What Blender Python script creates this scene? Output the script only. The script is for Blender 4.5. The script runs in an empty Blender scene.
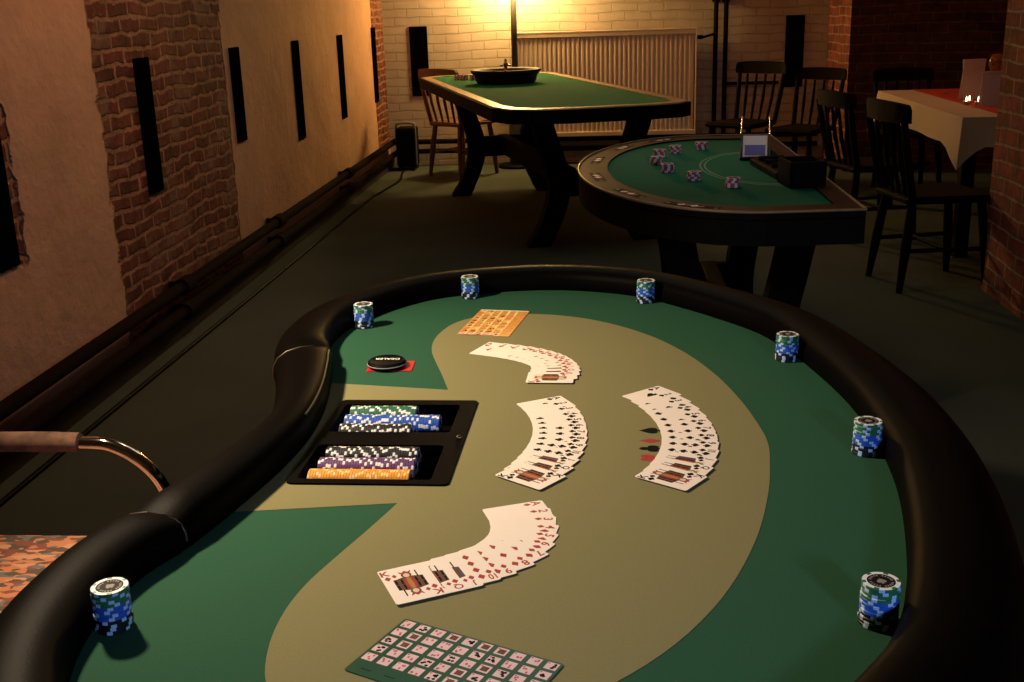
import bpy, bmesh, math, random
from mathutils import Vector, Matrix
random.seed(7)
C = bpy.context.scene.collection
PI = math.pi

# ------------------------------------------------------------------ materials
MATS = {}
def _new(name):
    m = bpy.data.materials.new(name); m.use_nodes = True
    nt = m.node_tree; nt.nodes.clear()
    out = nt.nodes.new('ShaderNodeOutputMaterial'); b = nt.nodes.new('ShaderNodeBsdfPrincipled')
    nt.links.new(b.outputs[0], out.inputs[0])
    return m, nt, b

def mat(name, col, rough=.6, metal=0.0, var=.12, scale=40.0, bump=0.0, spec=.5, emit=None, estr=0.0, trans=0.0, coat=0.0, sheen=0.0):
    """a principled surface whose colour wanders with a noise"""
    if name in MATS: return MATS[name]
    m, nt, b = _new(name)
    tc = nt.nodes.new('ShaderNodeTexCoord'); n = nt.nodes.new('ShaderNodeTexNoise')
    n.inputs['Scale'].default_value = scale; n.inputs['Detail'].default_value = 4
    nt.links.new(tc.outputs['Object'], n.inputs['Vector'])
    r = nt.nodes.new('ShaderNodeValToRGB')
    r.color_ramp.elements[0].position = .3; r.color_ramp.elements[1].position = .7
    r.color_ramp.elements[0].color = (*[c*(1-var) for c in col], 1)
    r.color_ramp.elements[1].color = (*[min(1, c*(1+var)) for c in col], 1)
    nt.links.new(n.outputs['Fac'], r.inputs['Fac']); nt.links.new(r.outputs['Color'], b.inputs['Base Color'])
    b.inputs['Roughness'].default_value = rough; b.inputs['Metallic'].default_value = metal
    b.inputs['Specular IOR Level'].default_value = spec
    b.inputs['Transmission Weight'].default_value = trans
    b.inputs['Coat Weight'].default_value = coat
    b.inputs['Sheen Weight'].default_value = sheen
    if bump:
        bp = nt.nodes.new('ShaderNodeBump'); bp.inputs['Strength'].default_value = bump; bp.inputs['Distance'].default_value = .004
        nt.links.new(n.outputs['Fac'], bp.inputs['Height']); nt.links.new(bp.outputs[0], b.inputs['Normal'])
    if emit:
        b.inputs['Emission Color'].default_value = (*emit, 1); b.inputs['Emission Strength'].default_value = estr
    MATS[name] = m
    return m

def brick_nodes(nt, axes, offset=(0, 0)):
    """object coords -> (along, up) brick texture; returns (brick node, coords xyz separate)"""
    tc = nt.nodes.new('ShaderNodeTexCoord'); s = nt.nodes.new('ShaderNodeSeparateXYZ')
    nt.links.new(tc.outputs['Object'], s.inputs[0])
    # wobble so the courses are not ruler straight
    w = nt.nodes.new('ShaderNodeTexNoise'); w.inputs['Scale'].default_value = 2.2; w.inputs['Detail'].default_value = 3
    nt.links.new(tc.outputs['Object'], w.inputs['Vector'])
    ma = nt.nodes.new('ShaderNodeMath'); ma.operation = 'MULTIPLY_ADD'; ma.inputs[1].default_value = .06; 
    nt.links.new(w.outputs['Fac'], ma.inputs[0]); nt.links.new(s.outputs['XYZ'.index(axes[1])], ma.inputs[2])
    c = nt.nodes.new('ShaderNodeCombineXYZ')
    nt.links.new(s.outputs['XYZ'.index(axes[0])], c.inputs[0]); nt.links.new(ma.outputs[0], c.inputs[1])
    br = nt.nodes.new('ShaderNodeTexBrick')
    br.inputs['Scale'].default_value = 1.0; br.inputs['Brick Width'].default_value = .225; br.inputs['Row Height'].default_value = .073
    br.inputs['Mortar Size'].default_value = .007; br.inputs['Mortar Smooth'].default_value = .35; br.inputs['Bias'].default_value = -.2
    nt.links.new(c.outputs[0], br.inputs['Vector'])
    return br, s, tc

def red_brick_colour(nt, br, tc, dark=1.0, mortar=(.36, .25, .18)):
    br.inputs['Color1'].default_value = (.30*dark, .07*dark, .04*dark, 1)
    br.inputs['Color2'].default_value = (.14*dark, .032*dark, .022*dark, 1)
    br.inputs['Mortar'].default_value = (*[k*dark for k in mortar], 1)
    n = nt.nodes.new('ShaderNodeTexNoise'); n.inputs['Scale'].default_value = 12; n.inputs['Detail'].default_value = 9; n.inputs['Roughness'].default_value = .75
    nt.links.new(tc.outputs['Object'], n.inputs['Vector'])
    r = nt.nodes.new('ShaderNodeValToRGB'); r.color_ramp.elements[0].position = .3; r.color_ramp.elements[1].position = .72
    r.color_ramp.elements[0].color = (.22, .2, .2, 1); r.color_ramp.elements[1].color = (1.5, 1.4, 1.3, 1)
    nt.links.new(n.outputs['Fac'], r.inputs['Fac'])
    mx = nt.nodes.new('ShaderNodeMix'); mx.data_type = 'RGBA'; mx.blend_type = 'MULTIPLY'; mx.inputs[0].default_value = 1
    nt.links.new(br.outputs['Color'], mx.inputs[6]); nt.links.new(r.outputs[0], mx.inputs[7])
    return mx.outputs[2], n

def mth(nt, op, a, b=None, clamp=False):
    m = nt.nodes.new('ShaderNodeMath'); m.operation = op; m.use_clamp = clamp
    for i, v in enumerate((a, b)):
        if v is None: continue
        if isinstance(v, (int, float)): m.inputs[i].default_value = v
        else: nt.links.new(v, m.inputs[i])
    return m.outputs[0]

def wall_brick(name, axes, dark=1.0):
    m, nt, b = _new(name)
    br, s, tc = brick_nodes(nt, axes)
    col, n = red_brick_colour(nt, br, tc, dark)
    nt.links.new(col, b.inputs['Base Color']); b.inputs['Roughness'].default_value = .9
    h = mth(nt, 'SUBTRACT', mth(nt, 'MULTIPLY', n.outputs['Fac'], .5), br.outputs['Fac'])
    bp = nt.nodes.new('ShaderNodeBump'); bp.inputs['Strength'].default_value = .8; bp.inputs['Distance'].default_value = .012
    nt.links.new(h, bp.inputs['Height']); nt.links.new(bp.outputs[0], b.inputs['Normal'])
    return m

def wall_white(name, axes, patches=(), wash=(.62, .50, .40), brick_bump=.5, rough_plaster=.5, row=.073, length=.225):
    """whitewashed masonry; patches = list of (a0,a1,z0,z1) along-axis/height windows where bare red brick shows"""
    m, nt, b = _new(name)
    br, s, tc = brick_nodes(nt, axes)
    br.inputs['Row Height'].default_value = row; br.inputs['Brick Width'].default_value = length
    if patches:      # worn masonry: wobbly bricks, wide smeared joints
        br.inputs['Mortar Size'].default_value = .012; br.inputs['Mortar Smooth'].default_value = .6
        old = br.inputs['Vector'].links[0].from_socket
        nd = nt.nodes.new('ShaderNodeTexNoise'); nd.inputs['Scale'].default_value = 11; nd.inputs['Detail'].default_value = 5
        nt.links.new(tc.outputs['Object'], nd.inputs['Vector'])
        vm = nt.nodes.new('ShaderNodeVectorMath'); vm.operation = 'MULTIPLY_ADD'; vm.inputs[1].default_value = (.05, .045, 0)
        nt.links.new(nd.outputs['Color'], vm.inputs[0]); nt.links.new(old, vm.inputs[2]); nt.links.new(vm.outputs[0], br.inputs['Vector'])
    red, n = red_brick_colour(nt, br, tc, .55, (.62, .33, .21))
    if patches:      # smears of old render over the bricks
        ns = nt.nodes.new('ShaderNodeTexNoise'); ns.inputs['Scale'].default_value = 4.5; ns.inputs['Detail'].default_value = 8; ns.inputs['Roughness'].default_value = .62
        nt.links.new(tc.outputs['Object'], ns.inputs['Vector'])
        ms = mth(nt, 'MULTIPLY', mth(nt, 'SUBTRACT', ns.outputs['Fac'], .51), 10.0, True)
        mk = nt.nodes.new('ShaderNodeMix'); mk.data_type = 'RGBA'; nt.links.new(mth(nt, 'MULTIPLY', ms, .85), mk.inputs[0])
        nt.links.new(red, mk.inputs[6]); mk.inputs[7].default_value = (.19, .10, .065, 1); red = mk.outputs[2]
    # wash: cream with stains
    n2 = nt.nodes.new('ShaderNodeTexNoise'); n2.inputs['Scale'].default_value = 1.8; n2.inputs['Detail'].default_value = 9; n2.inputs['Roughness'].default_value = .65
    nt.links.new(tc.outputs['Object'], n2.inputs['Vector'])
    r = nt.nodes.new('ShaderNodeValToRGB'); r.color_ramp.elements[0].position = .28; r.color_ramp.elements[1].position = .68
    r.color_ramp.elements[0].color = (*[c*.68 for c in wash], 1); r.color_ramp.elements[1].color = (*wash, 1)
    nt.links.new(n2.outputs['Fac'], r.inputs['Fac'])
    mm = nt.nodes.new('ShaderNodeMix'); mm.data_type = 'RGBA'; mm.blend_type = 'MULTIPLY'
    k = mth(nt, 'MULTIPLY', br.outputs['Fac'], .13*brick_bump)
    nt.links.new(k, mm.inputs[0]); nt.links.new(r.outputs[0], mm.inputs[6]); mm.inputs[7].default_value = (.35, .28, .22, 1)
    colour = mm.outputs[2]
    a, z = s.outputs['XYZ'.index(axes[0])], s.outputs['XYZ'.index(axes[1])]
    # ragged edges
    n3 = nt.nodes.new('ShaderNodeTexNoise'); n3.inputs['Scale'].default_value = 14; n3.inputs['Detail'].default_value = 3
    nt.links.new(tc.outputs['Object'], n3.inputs['Vector'])
    wob = mth(nt, 'MULTIPLY', mth(nt, 'SUBTRACT', n3.outputs['Fac'], .5), .09)
    total = None
    for (a0, a1, z0, z1, cover) in patches:
        t = None
        for (v, e, sgn) in ((a, a0, 1), (a, a1, -1), (z, z0, 1), (z, z1, -1)):
            d = mth(nt, 'MULTIPLY', mth(nt, 'SUBTRACT', v, e), sgn)
            d = mth(nt, 'ADD', d, wob)
            d = mth(nt, 'MULTIPLY', d, 60.0, True)
            t = d if t is None else mth(nt, 'MULTIPLY', t, d)
        if cover < 1:   # leftovers of plaster still clinging to the bricks
            n4 = nt.nodes.new('ShaderNodeTexNoise'); n4.inputs['Scale'].default_value = 3.4; n4.inputs['Detail'].default_value = 6
            nt.links.new(tc.outputs['Object'], n4.inputs['Vector'])
            keep = mth(nt, 'MULTIPLY', mth(nt, 'SUBTRACT', cover, n4.outputs['Fac']), 9.0, True)
            t = mth(nt, 'MULTIPLY', t, mth(nt, 'ADD', mth(nt, 'MULTIPLY', keep, .06), .94))
        total = t if total is None else mth(nt, 'MAXIMUM', total, t)
    h = mth(nt, 'ADD', mth(nt, 'MULTIPLY', n2.outputs['Fac'], 1.6*rough_plaster), mth(nt, 'MULTIPLY', br.outputs['Fac'], -brick_bump))
    h = mth(nt, 'ADD', h, mth(nt, 'MULTIPLY', n3.outputs['Fac'], .35*rough_plaster))
    if total is not None:
        mx = nt.nodes.new('ShaderNodeMix'); mx.data_type = 'RGBA'
        nt.links.new(total, mx.inputs[0]); nt.links.new(colour, mx.inputs[6]); nt.links.new(red, mx.inputs[7])
        colour = mx.outputs[2]
        hb = mth(nt, 'SUBTRACT', mth(nt, 'MULTIPLY', n.outputs['Fac'], .8), mth(nt, 'MULTIPLY', br.outputs['Fac'], .3))
        h = mth(nt, 'ADD', mth(nt, 'MULTIPLY', h, mth(nt, 'SUBTRACT', 1.0, total)), mth(nt, 'MULTIPLY', mth(nt, 'SUBTRACT', hb, .8), total))
    nt.links.new(colour, b.inputs['Base Color']); b.inputs['Roughness'].default_value = .85; b.inputs['Specular IOR Level'].default_value = .25
    bp = nt.nodes.new('ShaderNodeBump'); bp.inputs['Strength'].default_value = 1.0; bp.inputs['Distance'].default_value = .016 if brick_bump > .5 else .024
    nt.links.new(h, bp.inputs['Height']); nt.links.new(bp.outputs[0], b.inputs['Normal'])
    return m

M_black = mat('black lacquer', (.0025, .0025, .003), .55, var=.3, spec=.06)
M_blackwood = mat('black stained wood', (.0025, .002, .002), .7, var=.35, scale=14, spec=.06)
M_leather = mat('black padded vinyl', (.0019, .0014, .0011), .5, var=.25, scale=260, bump=.06, spec=.025)
M_seam = mat('vinyl piping', (.045, .03, .016), .35, var=.2)
M_felt = mat('green felt', (.024, .094, .052), .95, var=.07, scale=400, bump=.06, spec=.12)
M_beige = mat('beige printed felt', (.232, .213, .102), .95, var=.05, scale=400, bump=.06, spec=.12)
M_felt2 = mat('casino green felt', (.008, .22, .085), .95, var=.08, scale=300, spec=.1)
M_felt3 = mat('dark green felt', (.008, .13, .07), .95, var=.08, scale=300, spec=.1)
M_white = mat('card white', (.95, .85, .79), .45, var=.01, spec=.35)
M_red = mat('card red ink', (.38, .012, .018), .5, var=.05)
M_ink = mat('card black ink', (.006, .006, .008), .7, var=.05, spec=.06)
M_yel = mat('court yellow', (.42, .19, .035), .5, var=.05)
M_brn = mat('court brown', (.11, .035, .02), .5, var=.4, scale=900)
M_skin = mat('court pale', (.75, .58, .45), .5, var=.05)
M_cblue = mat('court blue', (.03, .05, .16), .5, var=.1)
M_chip = {k: mat('chip '+k, c, .45, var=.06) for k, c in dict(black=(.008, .008, .012), blue=(.018, .10, .52), green=(.02, .15, .075),
          purple=(.13, .045, .17), orange=(.9, .36, .03), red=(.62, .07, .09)).items()}
M_spot = mat('chip white spot', (.90, .90, .90), .45, var=.02)
M_spotcool = mat('chip spot tinted by cool light', (.46, .60, .88), .45, var=.03)  # edge spots of the stacked chips, bluish cool light mixed into the colour
M_spoto = mat('chip cream spot', (.95, .68, .28), .45, var=.02)
M_label = mat('chip dark label', (.010, .009, .009), .6, var=.2, spec=.08)
M_silver = mat('chip silver print', (.30, .27, .25), .6, var=.1, spec=.2)
M_chrome = mat('chrome tube', (.82, .82, .84), .08, 1.0, var=.02)
M_steel = mat('grey painted steel', (.20, .21, .25), .4, .3, var=.06)
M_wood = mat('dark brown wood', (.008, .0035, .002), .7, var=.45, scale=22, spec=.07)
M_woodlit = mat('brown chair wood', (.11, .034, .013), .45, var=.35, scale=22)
M_tan = mat('varnished tan wood', (.50, .33, .17), .35, var=.2, scale=30)
M_rail3 = mat('brown varnished rail wood', (.036, .014, .007), .5, var=.35, scale=30, spec=.12)
M_pipe = mat('dark rusty pipe paint', (.010, .005, .004), .9, var=.3, spec=.04)
M_rad = mat('cream radiator enamel', (.74, .57, .42), .5, var=.03)
M_cloth = mat('cream tablecloth linen', (.60, .46, .33), .9, var=.06, scale=200, bump=.05)
M_runner = mat('red table runner', (.50, .02, .015), .85, var=.15, scale=60)
M_paper = mat('menu card paper', (.74, .58, .54), .7, var=.04)
M_gold = mat('brass turret', (.5, .26, .07), .25, .9, var=.1)
M_wheelred = mat('wheel red pocket', (.13, .015, .012), .35, var=.2)
M_glass = mat('clear acrylic', (.93, .95, .97), .06, var=.01, trans=.95)
M_flame = mat('candle flame', (1, .6, .3), .5, emit=(1, .45, .18), estr=14)
M_amber = mat('amber glass', (.5, .18, .08), .1, var=.1, trans=.6)
M_globe = mat('lit globe glass', (1, .8, .5), .5, emit=(1, .62, .21), estr=220)
M_sheetg = mat('printed dark green card', (.012, .075, .042), .3, var=.06, spec=.5)
M_pink = mat('tiny printed card face', (.78, .56, .60), .4, var=.05)
M_pinkred = mat('tiny printed red pips', (.52, .07, .14), .4, var=.1)
M_glareor = mat('orange lamp glare on sheet ground', (.72, .30, .06), .35, var=.25, scale=120)  # warm lamp glare on the far sheet, put into its colour
M_glareyel = mat('yellow lamp glare band', (.95, .70, .22), .35, var=.1)  # paler part of the same painted glare
M_line = mat('pale printed line', (.12, .26, .14), .8, var=.1)
M_cback = mat('blue card back', (.16, .16, .44), .5, var=.2, scale=500)

# patterned upholstery
def upholstery():
    m, nt, b = _new('mottled orange brown upholstery')
    tc = nt.nodes.new('ShaderNodeTexCoord'); mp = nt.nodes.new('ShaderNodeMapping'); mp.inputs['Scale'].default_value = (30, 62, 62)
    nt.links.new(tc.outputs['Object'], mp.inputs[0])
    v = nt.nodes.new('ShaderNodeTexVoronoi'); v.inputs['Scale'].default_value = 1.4; v.distance = 'MANHATTAN'
    nt.links.new(mp.outputs[0], v.inputs['Vector'])
    sp = nt.nodes.new('ShaderNodeSeparateColor'); nt.links.new(v.outputs['Color'], sp.inputs[0])
    r = nt.nodes.new('ShaderNodeValToRGB'); cr = r.color_ramp; cr.interpolation = 'CONSTANT'
    cr.elements[0].color = (.46, .17, .08, 1); cr.elements[1].position = .35; cr.elements[1].color = (.085, .06, .04, 1)
    e = cr.elements.new(.6); e.color = (.20, .06, .04, 1); e = cr.elements.new(.8); e.color = (.50, .24, .13, 1); e = cr.elements.new(.9); e.color = (.13, .12, .13, 1)
    nt.links.new(sp.outputs[0], r.inputs['Fac']); nt.links.new(r.outputs[0], b.inputs['Base Color']); b.inputs['Roughness'].default_value = .95
    return m
M_uph = upholstery(); M_uphd = mat('brown armrest cloth with shade', (.13, .06, .032), .9, var=.6, scale=28)  # armrest cloth is brown, made darker to carry its weaker light

def carpet():
    m, nt, b = _new('dark green carpet')
    tc = nt.nodes.new('ShaderNodeTexCoord')
    n = nt.nodes.new('ShaderNodeTexNoise'); n.inputs['Scale'].default_value = 1.3; n.inputs['Detail'].default_value = 4
    n2 = nt.nodes.new('ShaderNodeTexNoise'); n2.inputs['Scale'].default_value = 160; n2.inputs['Detail'].default_value = 2
    for k in (n, n2): nt.links.new(tc.outputs['Object'], k.inputs['Vector'])
    r = nt.nodes.new('ShaderNodeValToRGB'); r.color_ramp.elements[0].position = .3; r.color_ramp.elements[1].position = .7
    r.color_ramp.elements[0].color = (.058, .072, .060, 1); r.color_ramp.elements[1].color = (.082, .100, .080, 1)
    nt.links.new(n.outputs['Fac'], r.inputs['Fac']); nt.links.new(r.outputs[0], b.inputs['Base Color'])
    b.inputs['Roughness'].default_value = 1; b.inputs['Specular IOR Level'].default_value = .1
    bp = nt.nodes.new('ShaderNodeBump'); bp.inputs['Strength'].default_value = .25; bp.inputs['Distance'].default_value = .004
    nt.links.new(n2.outputs['Fac'], bp.inputs['Height']); nt.links.new(bp.outputs[0], b.inputs['Normal'])
    return m
M_floor = carpet()

# ------------------------------------------------------------------ mesh builder
class MB:
    def __init__(s): s.v = []; s.f = []; s.m = []; s.mats = []; s.sm = []
    def mi(s, m):
        if m not in s.mats: s.mats.append(m)
        return s.mats.index(m)
    def add(s, vs, fs, m, T=None, smooth=False):
        o = len(s.v); i = s.mi(m)
        for p in vs:
            p = Vector(p); s.v.append(tuple(T @ p if T else p))
        for f in fs: s.f.append([o+k for k in f]); s.m.append(i); s.sm.append(smooth)
        return s
    def box(s, c, d, m, T=None, bev=0.0):
        x, y, z = c; a, b, h = d[0]/2, d[1]/2, d[2]/2
        if bev <= 0:
            vs = [(x+i*a, y+j*b, z+k*h) for k in (-1, 1) for j in (-1, 1) for i in (-1, 1)]
            fs = [(0, 2, 3, 1), (4, 5, 7, 6), (0, 1, 5, 4), (2, 6, 7, 3), (0, 4, 6, 2), (1, 3, 7, 5)]
            return s.add(vs, fs, m, T)
        bm = bmesh.new(); bmesh.ops.create_cube(bm, size=1)
        bmesh.ops.scale(bm, vec=d, verts=bm.verts); bmesh.ops.translate(bm, vec=c, verts=bm.verts)
        bmesh.ops.bevel(bm, geom=bm.edges[:], offset=bev, segments=2, profile=.6, affect='EDGES')
        return s.bm(bm, m, T)
    def bm(s, bm, m, T=None, smooth=False):
        bm.verts.index_update()
        s.add([v.co for v in bm.verts], [[v.index for v in f.verts] for f in bm.faces], m, T, smooth); bm.free(); return s
    def lathe(s, prof, m, n=32, T=None, smooth=True):
        """prof: list of (r, z) bottom to top, axis z"""
        vs = []; fs = []
        for (r, z) in prof:
            for i in range(n): vs.append((r*math.cos(2*PI*i/n), r*math.sin(2*PI*i/n), z))
        for k in range(len(prof)-1):
            for i in range(n):
                j = (i+1) % n; fs.append((k*n+i, k*n+j, (k+1)*n+j, (k+1)*n+i))
        s.add(vs, fs, m, T, smooth)
        caps = []
        if prof[0][0] > 1e-6: caps.append(list(range(n))[::-1])
        if prof[-1][0] > 1e-6: caps.append([(len(prof)-1)*n+i for i in range(n)])
        o = len(s.v)-len(vs); i = s.mi(m)
        for c in caps: s.f.append([o+k for k in c]); s.m.append(i); s.sm.append(False)
        return s
    def tube(s, pts, r, m, n=12, T=None, caps=True):
        pts = [Vector(p) for p in pts]; vs = []; fs = []
        rr = r if isinstance(r, (list, tuple)) else [r]*len(pts)
        up = None
        for i, p in enumerate(pts):
            d = (pts[min(i+1, len(pts)-1)]-pts[max(i-1, 0)]).normalized()
            if up is None:
                up = Vector((0, 0, 1)) if abs(d.z) < .9 else Vector((1, 0, 0))
            a = d.cross(up).normalized(); up = a.cross(d).normalized()
            for k in range(n):
                t = 2*PI*k/n; vs.append(p + rr[i]*(math.cos(t)*a + math.sin(t)*up))
        for i in range(len(pts)-1):
            for k in range(n):
                j = (k+1) % n; fs.append((i*n+k, i*n+j, (i+1)*n+j, (i+1)*n+k))
        s.add(vs, fs, m, T, True)
        if caps: s.add(vs[:n], [list(range(n))], m, T); s.add(vs[-n:], [list(range(n))[::-1]], m, T)
        return s
    def poly(s, pts, z, m, T=None):
        return s.add([(x, y, z) for x, y in pts], [list(range(len(pts)))], m, T)
    def prism(s, pts, z0, z1, m, T=None, smooth=False):
        n = len(pts)
        vs = [(x, y, z0) for x, y in pts]+[(x, y, z1) for x, y in pts]
        fs = [list(range(n))[::-1], list(range(n, 2*n))]+[(i, (i+1) % n, n+(i+1) % n, n+i) for i in range(n)]
        return s.add(vs, fs, m, T, smooth)
    def sweep(s, path, prof, m, closed=False, widths=None, T=None, caps=True):
        """path: list of ((x,y),(nx,ny)) ; prof: list of (w,z); w goes along the outward normal"""
        n = len(prof); vs = []; fs = []
        for i, (p, nn) in enumerate(path):
            k = widths[i] if widths else (1, 1)
            for (w, z) in prof: vs.append((p[0]+nn[0]*w*k[0], p[1]+nn[1]*w*k[0], z*k[1]))
        N = len(path)
        for i in range(N if closed else N-1):
            a, b = i, (i+1) % N
            for k in range(n):
                j = (k+1) % n; fs.append((a*n+k, b*n+k, b*n+j, a*n+j))
        s.add(vs, fs, m, T, True)
        if not closed and caps:
            s.add(vs[:n], [list(range(n))], m, T); s.add(vs[-n:], [list(range(n))[::-1]], m, T)
        return s
    def mesh(s, name):
        me = bpy.data.meshes.new(name); me.from_pydata(s.v, [], s.f)
        for m in s.mats: me.materials.append(m)
        me.polygons.foreach_set('material_index', s.m); me.polygons.foreach_set('use_smooth', s.sm); me.update()
        bm = bmesh.new(); bm.from_mesh(me); bmesh.ops.recalc_face_normals(bm, faces=bm.faces) if s.__dict__.get('recalc', True) else None
        bm.to_mesh(me); bm.free()
        return me
    def build(s, name, parent=None, loc=None, rot=None):
        o = bpy.data.objects.new(name, s.mesh(name)); C.objects.link(o)
        if parent: o.parent = parent
        if loc: o.location = loc
        if rot: o.rotation_euler = rot
        return o

def filled(outer, holes, z, m, mb, T=None):
    """flat polygon with holes, added to mb"""
    bm = bmesh.new(); es = []
    for loop in [outer]+list(holes):
        vv = [bm.verts.new((x, y, z)) for x, y in loop]
        es += [bm.edges.new((vv[i], vv[(i+1) % len(vv)])) for i in range(len(vv))]
    bmesh.ops.triangle_fill(bm, use_beauty=True, use_dissolve=False, edges=es)
    for f in bm.faces:
        f.normal_update()
        if f.normal.z < 0: f.normal_flip()
    mb.recalc = False
    mb.bm(bm, m, T)

def tag(o, label=None, cat=None, group=None, kind=None):
    if label: o['label'] = label
    if cat: o['category'] = cat
    if group: o['group'] = group
    if kind: o['kind'] = kind
    return o
def empty(name, loc, rz=0, label=None, cat=None, group=None):
    o = bpy.data.objects.new(name, None); C.objects.link(o); o.location = loc; o.rotation_euler = (0, 0, rz)
    o.empty_display_size = .05
    return tag(o, label, cat, group)
def link_copy(o, parent=None):
    c = o.copy(); C.objects.link(c); c.parent = parent
    for ch in [k for k in bpy.data.objects if k.parent == o]: link_copy(ch, c)
    return c
def smooth_closed(pts, per=6):
    """Catmull-Rom through a closed loop"""
    n = len(pts); out = []
    for i in range(n):
        p0, p1, p2, p3 = [Vector(pts[(i+k) % n]) for k in (-1, 0, 1, 2)]
        for j in range(per):
            t = j/per
            out.append(tuple(.5*((2*p1)+(p2-p0)*t+(2*p0-5*p1+4*p2-p3)*t*t+(3*p1-p0-3*p2+p3)*t**3)))
    return out
def smooth_open(pts, per=6):
    n = len(pts); out = []
    for i in range(n-1):
        p1, p2 = Vector(pts[i]), Vector(pts[i+1])
        p0 = Vector(pts[i-1]) if i else p1*2-p2
        p3 = Vector(pts[i+2]) if i+2 < n else p2*2-p1
        for j in range(per):
            t = j/per
            out.append(tuple(.5*((2*p1)+(p2-p0)*t+(2*p0-5*p1+4*p2-p3)*t*t+(3*p1-p0-3*p2+p3)*t**3)))
    out.append(tuple(pts[-1]))
    return out
def round_rect(x0, y0, x1, y1, r, n=4):
    out = []
    for cx, cy, a in ((x1-r, y1-r, 0), (x0+r, y1-r, 90), (x0+r, y0+r, 180), (x1-r, y0+r, 270)):
        for i in range(n+1):
            t = math.radians(a+90*i/n); out.append((cx+r*math.cos(t), cy+r*math.sin(t)))
    return out
def Rz(a): return Matrix.Rotation(a, 4, 'Z')
def Tr(*p): return Matrix.Translation(p)
_TXT = {}
def text_geo(txt):
    """glyph outlines as flat geometry, height normalised to 1, centred"""
    if txt in _TXT: return _TXT[txt]
    cu = bpy.data.curves.new('glyphs', 'FONT'); cu.body = txt; cu.size = 1; cu.resolution_u = 3; cu.align_x = 'CENTER'; cu.offset = .022
    ob = bpy.data.objects.new('glyphs', cu); C.objects.link(ob)
    dg = bpy.context.evaluated_depsgraph_get(); dg.update()
    me = ob.evaluated_get(dg).to_mesh()
    vs = [tuple(v.co) for v in me.vertices]; fs = [list(p.vertices) for p in me.polygons]
    ob.evaluated_get(dg).to_mesh_clear(); bpy.data.objects.remove(ob); bpy.data.curves.remove(cu)
    x0, x1 = min(v[0] for v in vs), max(v[0] for v in vs); y0, y1 = min(v[1] for v in vs), max(v[1] for v in vs)
    k = 1/(y1-y0)
    _TXT[txt] = ([((v[0]-(x0+x1)/2)*k, (v[1]-(y0+y1)/2)*k, 0) for v in vs], fs)
    return _TXT[txt]
def add_text(mb, txt, h, m, T, stretch=1.0):
    vs, fs = text_geo(txt)
    mb.recalc = False
    mb.add([(v[0]*h*stretch, v[1]*h, 0) for v in vs], fs, m, T)

# suit shapes, unit height about 1
def suit(k):
    if k == 'diamond': return [(0, .5), (-.36, 0), (0, -.5), (.36, 0)]
    heart = []
    for i in range(20):
        t = 2*PI*i/20; heart.append((16*math.sin(t)**3/34, (13*math.cos(t)-5*math.cos(2*t)-2*math.cos(3*t)-math.cos(4*t)+2.5)/30))
    if k == 'heart': return heart
    stem = [(.06, -.12), (.16, -.5), (-.16, -.5), (-.06, -.12)]
    if k == 'spade':
        top = [(x, -y*.85+.08) for x, y in heart]
        return ('multi', [top, stem])
    circ = lambda cx, cy, r: [(cx+r*math.cos(2*PI*i/12), cy+r*math.sin(2*PI*i/12)) for i in range(12)]
    return ('multi', [circ(0, .26, .23), circ(-.24, -.08, .23), circ(.24, -.08, .23), [(-.1, .1), (.1, .1), (.1, -.15), (-.1, -.15)], stem])
def add_suit(mb, k, h, T, m=None):
    m = m or (M_red if k in ('heart', 'diamond') else M_ink)
    sh = suit(k); loops = sh[1] if isinstance(sh, tuple) else [sh]
    mb.recalc = False
    for i, l in enumerate(loops):
        area = sum(l[q][0]*l[(q+1) % len(l)][1]-l[(q+1) % len(l)][0]*l[q][1] for q in range(len(l)))
        if area < 0: l = l[::-1]
        mb.add([(x*h, y*h, i*2e-6) for x, y in l], [list(range(len(l)))], m, T)

# ------------------------------------------------------------------ setting
def struct(mb, name, loc=None):
    return tag(mb.build(name, loc=loc), kind='structure')
XL, YB, XR, YR = -1.9, 10.1, 1.82, 5.35
CEIL = 2.75
mb = MB(); mb.box((1.6, 4.6, -.05), (8.2, 12.4, .1), M_floor); struct(mb, 'floor')
Ml = wall_white('whitewashed left wall', 'YZ', patches=[(4.18, 5.70, -.2, 3, .60), (9.56, 10.5, .2, 3, 1.0), (2.2, 3.50, .60, 1.12, .75)], brick_bump=.0, rough_plaster=.75, wash=(.55, .32, .195), row=.062, length=.2)
mb = MB(); mb.box((XL-.08, 4.6, CEIL/2), (.16, 12.4, CEIL), Ml); struct(mb, 'wall_left')
Mb_ = wall_white('whitewashed brick back wall', 'XZ', brick_bump=.9, rough_plaster=.25, wash=(.62, .52, .42))
mb = MB(); mb.box((.02, YB+.08, CEIL/2), (3.88, .16, CEIL), Mb_); struct(mb, 'wall_back')
Mdx = wall_brick('dark brick facing the room', 'XZ', .42); Mdy = wall_brick('dark brick along the room', 'YZ', .95)
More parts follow.
